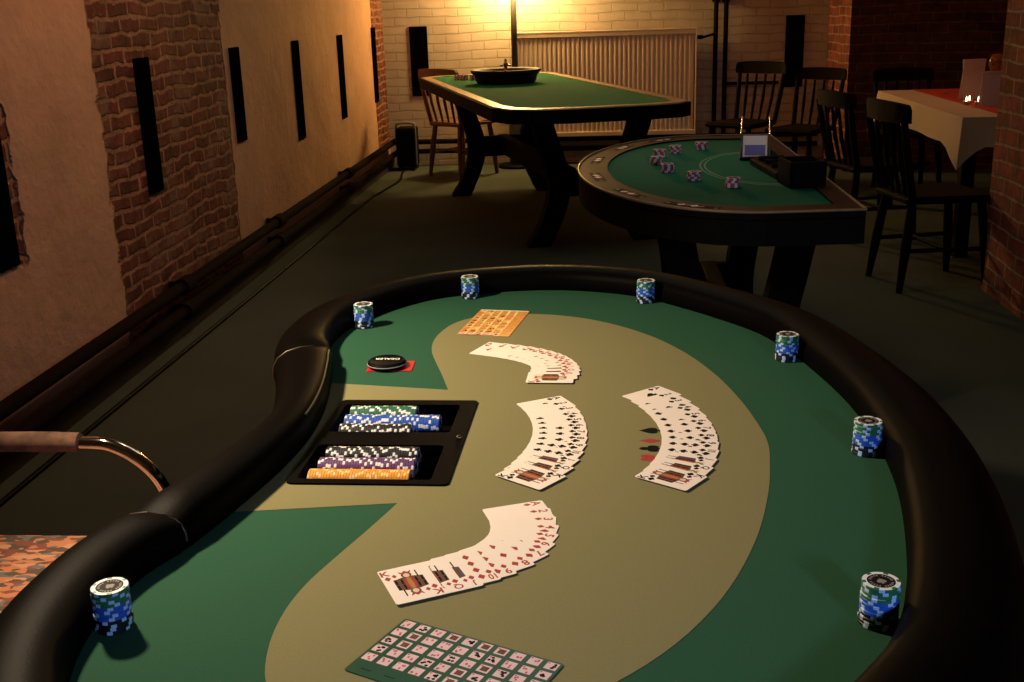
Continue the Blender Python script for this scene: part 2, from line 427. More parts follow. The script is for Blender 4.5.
# brick pier whose side closes the back wall, and whose front is the alcove's rear
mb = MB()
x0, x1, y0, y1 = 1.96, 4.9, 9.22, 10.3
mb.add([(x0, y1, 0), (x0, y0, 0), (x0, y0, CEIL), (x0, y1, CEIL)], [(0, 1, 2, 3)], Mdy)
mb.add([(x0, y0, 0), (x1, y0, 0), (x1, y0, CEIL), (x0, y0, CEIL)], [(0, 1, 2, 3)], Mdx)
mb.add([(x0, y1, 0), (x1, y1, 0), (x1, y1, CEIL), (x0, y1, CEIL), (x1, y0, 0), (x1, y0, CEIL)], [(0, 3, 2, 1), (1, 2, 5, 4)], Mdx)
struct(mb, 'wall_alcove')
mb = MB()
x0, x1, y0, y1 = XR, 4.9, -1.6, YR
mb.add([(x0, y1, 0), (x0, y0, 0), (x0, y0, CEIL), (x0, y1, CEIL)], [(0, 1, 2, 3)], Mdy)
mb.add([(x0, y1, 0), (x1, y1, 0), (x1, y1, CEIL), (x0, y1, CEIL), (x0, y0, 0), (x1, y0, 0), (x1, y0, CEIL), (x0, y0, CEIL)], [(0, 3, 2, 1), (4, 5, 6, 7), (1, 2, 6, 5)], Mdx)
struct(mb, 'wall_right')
mb = MB(); mb.box((5.0, 7.3, CEIL/2), (.16, 4.2, CEIL), Mdy); struct(mb, 'wall_alcove_side')
mb = MB(); mb.box((1.6, -1.6, CEIL/2), (7.0, .16, CEIL), wall_white('whitewashed front wall', 'XZ', wash=(.4, .32, .25))); struct(mb, 'wall_front')
mb = MB(); mb.box((1.6, 4.6, CEIL+.05), (8.2, 12.4, .1), mat('ceiling plaster', (.30, .22, .16), .9, var=.15, scale=3)); struct(mb, 'ceiling')
mb = MB(); mb.box((XL+.022, 4.3, .045), (.044, 11.5, .09), mat('dark skirting', (.028, .018, .013), .7, var=.3, scale=5)); struct(mb, 'baseboard_left')

# slit panels in the walls
M_slit = mat('matt black slit board', (.0015, .0015, .0016), .95, var=.3, spec=.0)
names = ['in the bare brick part of the left wall', 'just past the bare brick patch on the left wall', 'in the middle of the whitewashed left wall', 'fourth along the left wall, before the last one', 'at the far end of left wall by brick strip']
for i, (y, zb, zt) in enumerate([(4.63, .65, 1.21), (5.86, .72, 1.205), (7.08, .59, 1.20), (8.33, .60, 1.20), (9.60, .61, 1.225)]):
    mb = MB(); mb.box((0, 0, 0), (.012, .15, zt-zb), M_slit, bev=.004)
    o = mb.build('slit_panel', loc=(XL+.006, y, (zt+zb)/2)); tag(o, 'narrow black slit panel '+names[i], 'wall panel', 'black slit panels along the walls')
for x, lab in ((-1.59, 'narrow black slit panel on the back wall above the spindle chair'), (1.68, 'narrow black slit panel on the back wall behind the two dark chairs')):
    mb = MB(); mb.box((0, 0, 0), (.16, .012, .60), M_slit, bev=.004)
    tag(mb.build('slit_panel', loc=(x, YB-.004, .915)), lab, 'wall panel', 'black slit panels along the walls')
mb = MB(); mb.box((0, 0, 0), (.012, .80, .46), M_slit, bev=.004)
tag(mb.build('slit_panel', loc=(XL+.006, 3.03, .84)), 'wide black opening panel with ragged brick edge at the near end of left wall', 'wall panel', 'black slit panels along the walls')

# heating pipes along the left wall
for z, r, lab in ((.235, .026, 'upper dark heating pipe running along the foot of the left wall'), (.125, .026, 'lower dark heating pipe running along the foot of the left wall')):
    root = empty('heating_pipe', (XL+.075, 4.4, z), 0, lab, 'pipe', 'heating pipes along the left wall')
    mb = MB(); mb.tube([(0, -5.8, 0), (0, 5.6, 0)], r, M_pipe); mb.build('tube', root)
    for y in (4.65, 6.15, 8.0):
        mb = MB(); mb.tube([(0, y-4.4-.05, 0), (0, y-4.4+.05, 0)], r*1.45, M_pipe); mb.box((-.035, y-4.4, 0), (.07, .03, .03), M_pipe); mb.build('pipe_clamp', root)
for z, lab in ((.215, 'upper dark heating pipe running along the foot of the back wall'), (.13, 'lower dark heating pipe running along the foot of the back wall')):
    mb = MB(); mb.tube([(-1.75, 0, 0), (1.9, 0, 0)], .022, M_pipe)
    tag(mb.build('heating_pipe', loc=(0, YB-.06, z)), lab, 'pipe', 'heating pipes along the back wall')
for x, lab in ((1.0, 'left one of the two upright dark pipes beside the radiator'), (1.085, 'right one of the two upright dark pipes beside the radiator')):
    mb = MB(); mb.tube([(0, 0, .23), (0, 0, CEIL-.02)], .02, M_pipe); mb.box((0, .04, 1.36), (.06, .06, .03), M_pipe)
    tag(mb.build('riser_pipe', loc=(x, YB-.055, 0)), lab, 'pipe', 'upright pipes beside the radiator')
mb = MB(); mb.tube([(1.09, 0, 0), (1.55, 0, 0)], .014, M_pipe)
tag(mb.build('branch_pipe', loc=(0, YB-.045, .66)), 'short dark horizontal pipe from the upright pipes towards the dark chairs', 'pipe')

# radiator
root = empty('radiator', (.045, YB-.10, .245), 0, 'cream ribbed panel radiator on the whitewashed back wall', 'radiator')
mb = MB(); W, Hh = 1.58, .885; n = 38
vs = []; 
for i in range(n*6+1):
    x = -W/2+.03+(W-.06)*i/(n*6); ph = (i % 6)/6
    d = -.05 - (.006 if 1 <= (i % 6) <= 3 else 0.0)
    vs += [(x, d, .03), (x, d, Hh-.03)]
mb.add(vs, [(2*i, 2*i+2, 2*i+3, 2*i+1) for i in range(n*6)], M_rad)
mb.box((0, -.055, .02), (W-.02, .02, .04), M_rad, bev=.005); mb.box((0, -.055, Hh-.02), (W-.02, .02, .04), M_rad, bev=.005)
mb.box((0, 0, Hh/2), (W-.04, .06, Hh-.04), M_rad)
mb.build('panel', root)
mb = MB(); mb.box((0, -.012, Hh+.004), (W, .11, .016), M_rad, bev=.004)
for i in range(60): mb.box((-W/2+.03+i*(W-.06)/59, -.012, Hh+.0125), (.008, .08, .002), M_black)
mb.build('top_grille', root)
for sx in (-1, 1):
    mb = MB(); mb.box((sx*(W/2-.006), -.012, Hh/2), (.012, .11, Hh), M_rad, bev=.003); mb.build('side_panel', root)
mb = MB(); mb.tube([(W/2, -.01, Hh-.07), (W/2+.05, -.01, Hh-.07)], .018, M_black); mb.tube([(W/2+.05, -.01, Hh-.07), (W/2+.06, -.01, Hh-.07), (W/2+.17, -.01, Hh-.04)], .011, M_pipe); mb.build('valve', root)
mb = MB()
for x in (-.6, .6): mb.box((x, .06, Hh*.5), (.05, .06, .6), M_rad)
mb.build('wall_bracket', root)

# cable on the floor
mb = MB(); mb.tube(smooth_open([(-1.775, .4, .008), (-1.773, 3.09, .008), (-1.75, 5.5, .008), (-1.73, 8.05, .008), (-1.70, 8.54, .008), (-1.66, 8.99, .008), (-1.66, 9.2, .008), (-1.70, 9.50, .008), (-1.715, 9.70, .008)], 8), .009, M_black, 8)
tag(mb.build('cable'), 'thin black cable lying along the floor by the left wall', 'cable')

# ------------------------------------------------------------------ poker table
D = .0195
def tab(u, v, z=0.0):     # table frame -> room
    return Vector((u*math.cos(D)+v*math.sin(D), -u*math.sin(D)+v*math.cos(D), .75+z))
AX = 1.548
table = empty('poker_table', tab(0, AX, -.75), -D, 'large oval poker table with green and beige felt and black padded rail', 'poker table')
ZF = .75
half = [(.368, 0), (.365, .1), (.355, .2), (.334, .32), (.306, .44), (.264, .56), (.199, .66), (.124, .755), (.040, .843), (-.05, .888), (-.14, .909), (-.23, .904), (-.32, .880), (-.40, .842), (-.46, .787), (-.513, .71), (-.549, .62), (-.563, .53), (-.557, .44)]
dealer = [(-.530, .36), (-.505, .25), (-.483, .12), (-.475, 0)]
full = half + dealer + [(x, -y) for x, y in dealer[:-1]][::-1] + [(x, -y) for x, y in half[1:]][::-1]
inner = smooth_closed(full, 5)
def normals(path, closed):
    out = []; n = len(path)
    for i in range(n):
        a = path[i-1] if (closed or i) else path[i]; b = path[(i+1) % n] if (closed or i < n-1) else path[i]
        t = Vector((b[0]-a[0], b[1]-a[1])).normalized(); out.append((path[i], (t.y, -t.x)))   # loop runs counter-clockwise: right side is outward
    return out
inn = normals(inner, True)
# felt with a hole for the chip tray
TR = (-.463, -.17, -.236, .166)       # tray plate u0, v0, u1, v1 (table-centred)
BAYS = [(-.452, .022, -.262, .144), (-.452, -.155, -.262, -.030)]
hole = [(TR[0]+.006, TR[1]+.006), (TR[2]-.006, TR[1]+.006), (TR[2]-.006, TR[3]-.006), (TR[0]+.006, TR[3]-.006)]
felt = MB(); felt.recalc = False
filled([(p[0]+q[0]*.006, p[1]+q[1]*.006) for p, q in inn], [hole], 0, M_felt, felt)
bh = [(-.295, .225), (-.318, .305), (-.341, .379), (-.358, .44), (-.366, .5), (-.363, .565), (-.347, .63), (-.316, .675), (-.27, .702), (-.214, .709), (-.13, .695), (-.045, .650), (.04, .565), (.107, .455), (.158, .32), (.191, .18), (.208, .06)]
bp_ = smooth_open(bh + [(.212, 0)] + [(x, -y) for x, y in bh][::-1], 5)
beige = bp_ + [(-.3, -.2255), (-.505, -.258), (-.485, -.10), (-.480, 0), (-.485, .10), (-.505, .258)]
filled(beige[::-1], [hole], .0004, M_beige, felt)
for k, v, s in (('spade', 1.5892, .036), ('diamond', 1.549, .034), ('club', 1.518, .036), ('heart', 1.484, .034)):
    add_suit(felt, k, s, Tr(.042, v-AX, .0007) @ Rz(PI/2) @ Matrix.Scale(.72, 4, (1, 0, 0)))
felt.build('felt', table, (0, 0, ZF))
# rails
prof = [(0, -.012), (-.001, .012), (0, .026), (.004, .036), (.013, .043), (.030, .047), (.052, .047), (.074, .040), (.090, .026), (.098, .008), (.100, -.012), (.096, -.036), (.086, -.050)]
iu = next(i for i, p in enumerate(inner) if p[0] < -.5 and 0 < p[1] < .325); il = len(inner)-iu
seq = list(range(il, len(inner)))+list(range(0, iu+1))
path = [inn[i] for i in seq]
wd = []
for i, (p, q) in enumerate(path):
    e = min(i, len(path)-1-i); k = min(1, .55+.45*math.sin(min(e, 4)/4*PI/2)); wd.append((1.03+.22*max(0, min(1, (p[0]+.1)/.4)), k if e < 4 else 1))
mb = MB(); mb.sweep(path, prof, M_leather, widths=wd); mb.build('player_rail', table, (0, 0, ZF))
seqd = list(range(iu-2, il+3)); pd = [inn[i] for i in seqd]; wd = []
for i, (p, q) in enumerate(pd):
    e = min(i, len(pd)-1-i); t = min(1, e/ (len(pd)*.42)); wd.append((1.08-.32*t, (1.0 if e > 2 else .80+.1*e)*1.04))
mb = MB(); mb.sweep(pd, prof, M_leather, widths=wd); dr = mb.build('dealer_rail', table, (0, 0, ZF))
for i0 in (0, len(pd)-1):
    mb = MB(); (p, q), k = pd[i0], wd[i0]
    pts = [(p[0]+q[0]*w*k[0], p[1]+q[1]*w*k[0], z*k[1]) for w, z in prof[1:-1]]
    if i0 == 0: pts = [(p_[0]+q_[0]*.004*wd[i][0], p_[1]+q_[1]*.004*wd[i][0], .0375*wd[i][1]) for i, (p_, q_) in list(enumerate(pd))[len(pd)//2:0:-1]] + pts
    mb.tube(pts, .0018, M_seam, 8); mb.build('piping', dr)
mb = MB(); filled([(p[0]+q[0]*.085, p[1]+q[1]*.085) for p, q in inn], [], -.035, M_black, mb)
mb.sweep(inn, [(.05, -.04), (.082, -.04), (.082, -.12), (.05, -.12)], M_black, closed=True); mb.build('apron', table, (0, 0, ZF))
for sy in (-.5, .5):
    mb = MB(); mb.box((-.1, sy, .33), (.36, .07, .60), M_black, bev=.01); mb.box((-.1, sy, .025), (.62, .10, .05), M_black, bev=.01); mb.build('leg', table)
mb = MB(); mb.box((-.1, 0, .2), (.06, .96, .1), M_black, bev=.008); mb.build('stretcher', table)

# chip tray
tray = empty('chip_tray', tab(0, AX, 0), -D, 'black dealer chip tray with two bays set into the beige felt', 'chip tray')
M_tray = mat('satin black tray', (.0025, .002, .002), .6, var=.2, spec=.03)
mb = MB(); filled(round_rect(*TR, .008), [round_rect(*b, .006) for b in BAYS], .003, M_tray, mb)
pr = round_rect(*TR, .008); n = len(pr)
mb.add([(x, y, 0.0) for x, y in pr]+[(x, y, .003) for x, y in pr], [(i, (i+1) % n, n+(i+1) % n, n+i) for i in range(n)], M_tray); mb.build('frame', tray)
for b in BAYS:
    mb = MB(); br_ = round_rect(*b, .006); n = len(br_)
    mb.recalc = False
    mb.add([(x, y, -.033) for x, y in br_]+[(x, y, .003) for x, y in br_], [(n+i, n+(i+1) % n, (i+1) % n, i) for i in range(n)]+[list(range(n))], M_tray)
    for q in (1, 2):
        y = b[1]+(b[3]-b[1])*q/3; mb.box(((b[0]+b[2])/2, y, -.029), (b[2]-b[0]-.002, .003, .008), M_tray)
    mb.build('bay', tray)
mb = MB(); mb.lathe([(.0042, .003), (.0042, .006), (.003, .008), (0, .0085)], M_chrome, 16, Tr(-.2445, -.003, 0)); mb.build('lock_knob', tray)

# ------------------------------------------------------------------ poker chips
CH_T, CH_R = .0040, .0196
def chip_mesh(colour, spot, face):
    """axis z, base at 0; face=True gets the printed ring"""
    mb = MB(); m = M_chip[colour]; n = 42; bv = .0006
    for (r0, z0, r1, z1) in ((CH_R-bv, 0, CH_R, bv), (CH_R, bv, CH_R, CH_T-bv), (CH_R, CH_T-bv, CH_R-bv, CH_T), (CH_R-bv, CH_T, .0155, CH_T), (.0155, 0, CH_R-bv, 0)):
        for i in range(n):
            a0, a1 = 2*PI*i/n, 2*PI*(i+1)/n
            mm = spot if (i % 7) < (3 if colour == 'red' else 2) else m
            if face and r1 == .0155 and z1 == CH_T: mm = M_spot if (i % 7) < 5 else m
            mb.add([(r0*math.cos(a0), r0*math.sin(a0), z0), (r0*math.cos(a1), r0*math.sin(a1), z0), (r1*math.cos(a1), r1*math.sin(a1), z1), (r1*math.cos(a0), r1*math.sin(a0), z1)], [(0, 1, 2, 3)], mm)
    circ = lambda r, z, k=n: [(r*math.cos(2*PI*i/k), r*math.sin(2*PI*i/k), z) for i in range(k)]
    mb.add(circ(.0155, 0)[::-1], [list(range(n))], m); mb.add(circ(.0155, CH_T), [list(range(n))], M_label)
    mb.recalc = False
    a, b_ = circ(.0155, CH_T+.00005), circ(.0143, CH_T+.00005)
    mb.add(a+b_, [(i, (i+1) % n, n+(i+1) % n, n+i) for i in range(n)], M_spot)
    for i in range(24):          # ring of small printed marks round the label
        if i % 6 == 5: continue
        t = 2*PI*i/24; T = Rz(t) @ Tr(.0112, 0, CH_T+.00006)
        mb.add([(-.0013, -.0008, 0), (.0013, -.0008, 0), (.0013, .0008, 0), (-.0013, .0008, 0)], [(0, 1, 2, 3)], M_silver, T)
    add_suit(mb, 'spade', .011, Tr(0, 0, CH_T+.00006), M_silver)
    return mb.mesh('poker_chip')
CHIP = {(k): chip_mesh(k, {'blue': M_spotcool, 'green': M_spotcool, 'orange': M_spoto}.get(k, M_spot), k == 'green') for k in ('black', 'blue', 'green', 'purple', 'orange')}
CHIPT = {'green': chip_mesh('green', M_spot, False)}
CHIP['blackstack'] = chip_mesh('black', M_spotcool, False)
CHIP['bluerow'] = chip_mesh('blue', M_spot, False)
proto_chip = {}
def chip(key, loc, rot, label, group):
    me = CHIPT['green'] if key == 'greenrow' else CHIP[key]
    if key not in proto_chip:
        o = bpy.data.objects.new('poker_chip', me); proto_chip[key] = o
    else: o = proto_chip[key].copy()
    C.objects.link(o); o.location = loc; o.rotation_euler = rot
    return tag(o, label, 'poker chip', group)
ONES = 'first second third fourth fifth sixth seventh eighth ninth'.split()
TEENS = 'tenth eleventh twelfth thirteenth fourteenth fifteenth sixteenth seventeenth eighteenth nineteenth'.split()
def ordinal(n):
    if n < 10: return ONES[n-1]
    if n < 20: return TEENS[n-10]
    t = {2: 'twent', 3: 'thirt', 4: 'fort'}[n//10]
    return t+'ieth' if n % 10 == 0 else t+'y-'+ONES[n % 10-1]
stacks = [((-.337, 2.396), 'behind the orange card sheet'), ((.050, 2.350), 'at far rail before half round table'), ((.293, 1.942), 'at right rail, farthest of three'),
          ((.345, 1.511), 'at right rail, middle of three'), ((.263, 1.052), 'at right rail, nearest of three'), ((-.541, 1.008), 'by the near left rail'), ((-.527, 2.162), 'at rail behind the dealer button')]
for (u, v), where in stacks:
    g = 'chips of the stack '+where
    for i in range(12):
        col = ('blackstack', 'blue', 'green')[i//4]; k = 4-i % 4
        word = {'blackstack': 'black'}.get(col, col)
        pos = tab(u+random.uniform(-.0007, .0007)+.0001*(i if u > 0 else 0), v+random.uniform(-.0007, .0007), .0006+i*CH_T)
        lab = f'{word} poker chip, {ordinal(k)} {word} from top, stack {where}' if not (i == 11) else f'green poker chip with dark face, topmost, stack {where}'
        chip(col, pos, (0, 0, random.uniform(0, 6.28)), lab, g)
rows = [('greenrow', 'green', BAYS[0][3]-.0207, 27, -.4385), ('bluerow', 'blue', BAYS[0][3]-.0205-.0405, 38, -.4385), ('black', 'black', BAYS[0][1]+.0207, 28, -.4375),
        ('black', 'black', BAYS[1][3]-.0209, 34, -.4335), ('purple', 'purple', (BAYS[1][1]+BAYS[1][3])/2, 35, -.4345), ('orange', 'orange', BAYS[1][1]+.0209, 36, -.4385)]
for r, (key, word, v, n, u0) in enumerate(rows):
    which = {0: 'green row', 1: 'blue row', 2: 'short black row', 3: 'long black row', 4: 'purple row', 5: 'orange row'}[r]
    for i in range(n):
        pos = tab(u0+i*CH_T, AX+v, -.0335+CH_R+.004-.0025)
        rot = Matrix.Rotation(-D, 3, 'Z') @ Matrix.Rotation(PI/2, 3, 'Y') @ Matrix.Rotation(random.uniform(0, 6.28), 3, 'Z')
        chip(key, pos, rot.to_euler(), f'{word} poker chip, {ordinal(i+1)} from dealer rail in the tray {which}', f'chips in the {which} of the tray')

# ------------------------------------------------------------------ playing cards
CW, CL, CTK = .0580, .0815, .00012
def card_mesh(rank, st):
    mb = MB(); mb.recalc = False
    rr = round_rect(-CW/2, -CL/2, CW/2, CL/2, .0032, 4)
    mb.prism(rr, 0, CTK, M_white)
    ink = M_red if st in ('heart', 'diamond') else M_ink
    z = CTK+.000012
    for up in (0, 1):
        Tm = Rz(PI*up)
        add_text(mb, rank, .0122, ink, Tm @ Tr(-CW/2+.0070, CL/2-.0100, z), .72 if len(rank) == 2 else 1.0)
        add_suit(mb, st, .0108, Tm @ Tr(-CW/2+.0070, CL/2-.0225, z), ink)
    if rank in 'JQK':
        w, h, z1 = .0175, .027, z
        for up in (0, 1):
            Tm = Rz(PI*up)
            mb.poly([(-w, 0), (w, 0), (w, .0125), (.012, .0135), (.006, .0155), (-.006, .0155), (-.012, .0135), (-w, .0125)], z1, M_brn, Tm)
            mb.poly([(-.0065, 0), (.0065, 0), (.004, .0145), (-.004, .0145)], z1+6e-6, M_red, Tm)
            mb.poly([(-.003, 0), (.003, 0), (.002, .013), (-.002, .013)], z1+1.2e-5, M_yel, Tm)
            for sx in (-1, 1):
                for k, mm in enumerate((M_ink, M_brn, M_ink if rank != 'J' else M_cblue)):
                    x0_ = .0072+k*.0034; q = [(sx*x0_, .0008), (sx*(x0_+.0026), .0008), (sx*(x0_+.0022), .0115), (sx*x0_, .0120)]
                    mb.poly(q if sx > 0 else q[::-1], z1+6e-6, mm, Tm)
            mb.poly([(.0062*math.cos(2*PI*i/14), .0195+.0065*math.sin(2*PI*i/14)) for i in range(14)], z1+6e-6, M_brn, Tm)
            mb.poly([(.0037*math.cos(2*PI*i/14), .0188+.0048*math.sin(2*PI*i/14)) for i in range(14)], z1+1.2e-5, M_skin, Tm)
            mb.poly([(-.006, .0238), (.006, .0238), (.0078, .0295), (.0035, .0262), (0, .0297), (-.0035, .0262), (-.0078, .0295)], z1+1.8e-5, M_red if rank == 'K' else M_yel, Tm)
            mb.poly([(.0112, .012), (.0128, .012), (.0128, .027), (.0112, .027)], z1+1.2e-5, M_ink, Tm)
            add_suit(mb, st, .0085, Tm @ Tr(-w+.0040, .0215, z1+6e-6), ink)
    else:
        lay = {'A': [(0, 0)], '2': [(0, 1), (0, -1)], '3': [(0, 1), (0, 0), (0, -1)], '4': [(s, t) for s in (-1, 1) for t in (-1, 1)]}
        lay['5'] = lay['4']+[(0, 0)]; lay['6'] = lay['4']+[(-1, 0), (1, 0)]; lay['7'] = lay['6']+[(0, .5)]; lay['8'] = lay['7']+[(0, -.5)]
        q8 = [(s, t) for s in (-1, 1) for t in (-1, -.333, .333, 1)]; lay['9'] = q8+[(0, 0)]; lay['10'] = q8+[(0, .667), (0, -.667)]
        for (a, b) in lay[rank]:
            add_suit(mb, st, .022 if rank == 'A' else .0128, Tr(a*.0105, b*.0255, z) @ (Rz(PI) if b < 0 else Matrix.Identity(4)), ink)
    return mb.mesh('playing_card')
RANKS = ['A', '2', '3', '4', '5', '6', '7', '8', '9', '10', 'J', 'Q', 'K']
RNAME = dict(zip(RANKS, 'ace two three four five six seven eight nine ten jack queen king'.split()))
def bez(a, m, b, t):
    c = (2*m[0]-.5*(a[0]+b[0]), 2*m[1]-.5*(a[1]+b[1]))
    return tuple((1-t)**2*a[i]+2*t*(1-t)*c[i]+t*t*b[i] for i in (0, 1))
def frame(ang):
    rad = Vector((math.cos(ang), math.sin(ang))); up = -rad; right = Vector((up.y, -up.x)); return up, right
poses = {}
idx = [(-.2061, 1.0928), (-.1847, 1.1046), (-.1672, 1.1140), (-.149, 1.1290), (-.1324, 1.1430), (-.1138, 1.1640), (-.0994, 1.188), (-.0930, 1.2131), (-.0900, 1.2364), (-.0901, 1.260), (-.0945, 1.284), (-.1025, 1.308), (-.1136, 1.3307)]
angs = [-62.5, -62.5, -62, -61, -58.5, -52, -41, -29, -18, -8, 2, 12, 22]
L_ = []
for (p, a) in zip(idx, angs):
    up, right = frame(math.radians(a)); c = Vector(p)-right*(CW/2-.0065)+up*(CL/2-.0075); L_.append((c+Vector((.0038, -.0024)), math.radians(a)))
poses['diamond'] = L_[::-1]
for st, k, m_, a, a0, a1 in (('club', (-.126, 1.411), (-.0945, 1.560), (-.123, 1.699), -36, 29.5), ('spade', (.066, 1.413), (.0985, 1.575), (.0486, 1.7475), -34, 40.4), ('heart', (-.124, 1.832), (-.137, 1.932), (-.2445, 2.003), -1, 68)):
    L_ = []
    for i in range(13):
        t = i/12
        ta = t if st != 'heart' else t*.9+.1*t*t
        L_.append((Vector(bez(k, m_, a, t)), math.radians(a0+(a1-a0)*ta)))
    poses[st] = L_[::-1]
where = {'diamond': 'near the camera', 'club': 'beside the chip tray', 'spade': 'beside the printed suit symbols', 'heart': 'by the orange card sheet'}
for st in poses:
    for i, (c, a) in enumerate(poses[st]):
        up, right = frame(a)
        o = bpy.data.objects.new('playing_card', card_mesh(RANKS[i], st)); C.objects.link(o)
        o.location = tab(c.x, c.y, .0008+i*.00019); o.rotation_euler = (0, 0, a+PI/2-D)
        extra = ', whole face showing' if i == 12 else ''
        tag(o, f'{RNAME[RANKS[i]]} of {st}s playing card in the fan {where[st]}{extra}', 'playing card', f'fan of {st}s')

# card sheets
def sheet_mesh(kind):
    mb = MB(); mb.recalc = False; W, Hh = .19, .107
    gmat = M_sheetg if kind == 'green' else M_glareor  # far sheet: glare on its glossy laminate is painted orange and yellow
    mb.prism(round_rect(-W/2, -Hh/2, W/2, Hh/2, .003), 0, .0007, gmat)
    z = .00075; rnd = random.Random(3)
    for r in range(5):
        y = Hh/2-.0088-r*.0170
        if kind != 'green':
            mb.poly([(-W/2+.002, y-.0085), (W/2-.002, y-.0085), (W/2-.002, y-.0035), (-W/2+.002, y-.0035)], z, M_glareyel)
        for c in range(10):
            if kind != 'green' and c > 7 and r > 1: continue
            x = -W/2+.0095+c*.019; w, h = .0066, .0062
            cm = M_pink if kind == 'green' else (M_glareor if (r+c) % 3 else M_glareyel)
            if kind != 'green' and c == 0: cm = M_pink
            mb.poly([(x-w, y-h), (x+w, y-h), (x+w, y+h), (x-w, y+h)], z+3e-5, cm)
            q = rnd.random()
            if q < .18: mb.poly([(x-.0035, y-.004), (x+.0045, y-.004), (x+.0045, y+.004), (x-.0035, y+.004)], z+6e-5, M_brn)
            else:
                for k in range(3 if q < .7 else 5):
                    px, py = x+rnd.uniform(-.004, .004), y+rnd.uniform(-.004, .004)
                    add_suit(mb, 'diamond' if q < .75 else 'spade', .0042, Tr(px, py, z+6e-5+k*1e-6), M_pinkred if q < .75 else M_ink)
            add_suit(mb, 'heart', .0028, Tr(x-w+.0018, y+h-.002, z+7e-5), M_pinkred)
    if kind != 'green':
        mb.poly([(W/2-.006, -Hh/2+.002), (W/2-.001, -Hh/2+.002), (W/2-.001, Hh/2-.002), (W/2-.006, Hh/2-.002)], z+8e-5, M_white)
        mb.poly([(-W/2+.001, -Hh/2+.03), (-W/2+.004, -Hh/2+.03), (-W/2+.004, Hh/2-.002), (-W/2+.001, Hh/2-.002)], z+8e-5, M_sheetg)
    else:
        for i in range(6): mb.box((-.075+i*.028, -Hh/2+.010, z), (.012, .0010, .00002), M_ink)
    return mb.mesh('hand_ranking_sheet')
o = bpy.data.objects.new('hand_ranking_sheet', sheet_mesh('green')); C.objects.link(o)
o.location = tab(-.1655, .948, .0008); o.rotation_euler = (0, 0, math.radians(-24.2)-D)
tag(o, 'dark green sheet printed with rows of tiny playing cards, nearest on the table', 'printed sheet')
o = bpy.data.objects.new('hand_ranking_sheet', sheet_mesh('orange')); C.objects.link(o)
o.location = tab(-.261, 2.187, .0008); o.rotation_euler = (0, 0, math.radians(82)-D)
tag(o, 'printed sheet with rows of tiny cards at the far end, lamp glare painted orange', 'printed sheet')

# dealer button on a red cut card
mb = MB(); mb.prism(round_rect(-.041, -.029, .041, .029, .003), 0, .0006, mat('red plastic', (.62, .015, .03), .35, var=.03))
tag(mb.build('cut_card', loc=tab(-.419, 1.899, .0007), rot=(0, 0, -D+.06)), 'red plastic cut card lying under the black dealer button', 'cut card')
db = empty('dealer_button', tab(-.426, 1.898, .0015), -D+PI, 'round black dealer button with white lettering on a red card', 'dealer button')
mb = MB(); mb.lathe([(.0315, 0), (.0345, .003), (.0355, .0065), (.034, .010), (.031, .0125), (.030, .0118), (0, .0118)], M_black, 48); 
add_text(mb, 'DEALER', .0095, M_spot, Tr(0, -.006, .0121))
for s in (-1, 1): pass
mb.build('disc', db)
mb = MB(); mb.lathe([(.0356, .0055), (.0361, .0065), (.0356, .0075)], M_silver, 48); mb.build('edge_ring', db)

# ------------------------------------------------------------------ dealer's chrome armchair
arm = empty('armchair', (-1.005, 1.525, 0), 0, 'chrome tube armchair with mottled orange brown upholstery at the dealer place', 'armchair')
def cushion(c, d, m, bev):
    mb = MB(); bm = bmesh.new(); bmesh.ops.create_cube(bm, size=1); bmesh.ops.scale(bm, vec=d, verts=bm.verts); bmesh.ops.translate(bm, vec=c, verts=bm.verts)
    bmesh.ops.bevel(bm, geom=bm.edges[:], offset=bev, segments=4, profile=.5, affect='EDGES'); mb.bm(bm, m, None, True); return mb
cushion((.0, 0, .425), (.46, .57, .075), M_uph, .02).build('seat', arm)
mb = MB(); T = Tr(-.25, 0, .70) @ Matrix.Rotation(math.radians(-10), 4, 'Y'); bm = bmesh.new(); bmesh.ops.create_cube(bm, size=1); bmesh.ops.scale(bm, vec=(.06, .54, .36), verts=bm.verts)
bmesh.ops.bevel(bm, geom=bm.edges[:], offset=.02, segments=3, affect='EDGES'); mb.bm(bm, M_uph, T, True); mb.build('backrest', arm)
for s in (-1, 1):
    mb = MB(); mb.tube(smooth_open([(-.30, .29*s, .80), (-.26, .29*s, .66), (-.20, .29*s, .638), (.05, .29*s, .638), (.13, .29*s, .628), (.195, .29*s, .575), (.222, .29*s, .49), (.225, .29*s, .36), (.225, .29*s, .06), (.19, .29*s, .018), (-.2, .29*s, .014)], 8), .0125, M_chrome, 14)
    mb.build('frame_tube', arm)
    mb = MB(); mb.tube([(-.20, .29*s, .640), (.0, .29*s, .640), (.062, .29*s, .639)], [.018, .019, .018], M_uphd, 14)
    mb.build('armrest', arm)
mb = MB(); mb.tube([(-.2, -.29, .014), (-.2, .29, .014)], .0125, M_chrome, 12); mb.tube([(.2, -.29, .38), (.2, .29, .38)], .010, M_chrome, 12); mb.tube([(-.15, -.29, .38), (-.15, .29, .38)], .010, M_chrome, 12)
for s in (-1, 1): mb.tube([(-.285, .29*s, .74), (-.27, .24*s, .72)], .010, M_chrome, 10); mb.tube([(.225, .29*s, .38), (-.15, .29*s, .38)], .010, M_chrome, 10)
mb.build('crossbar', arm)

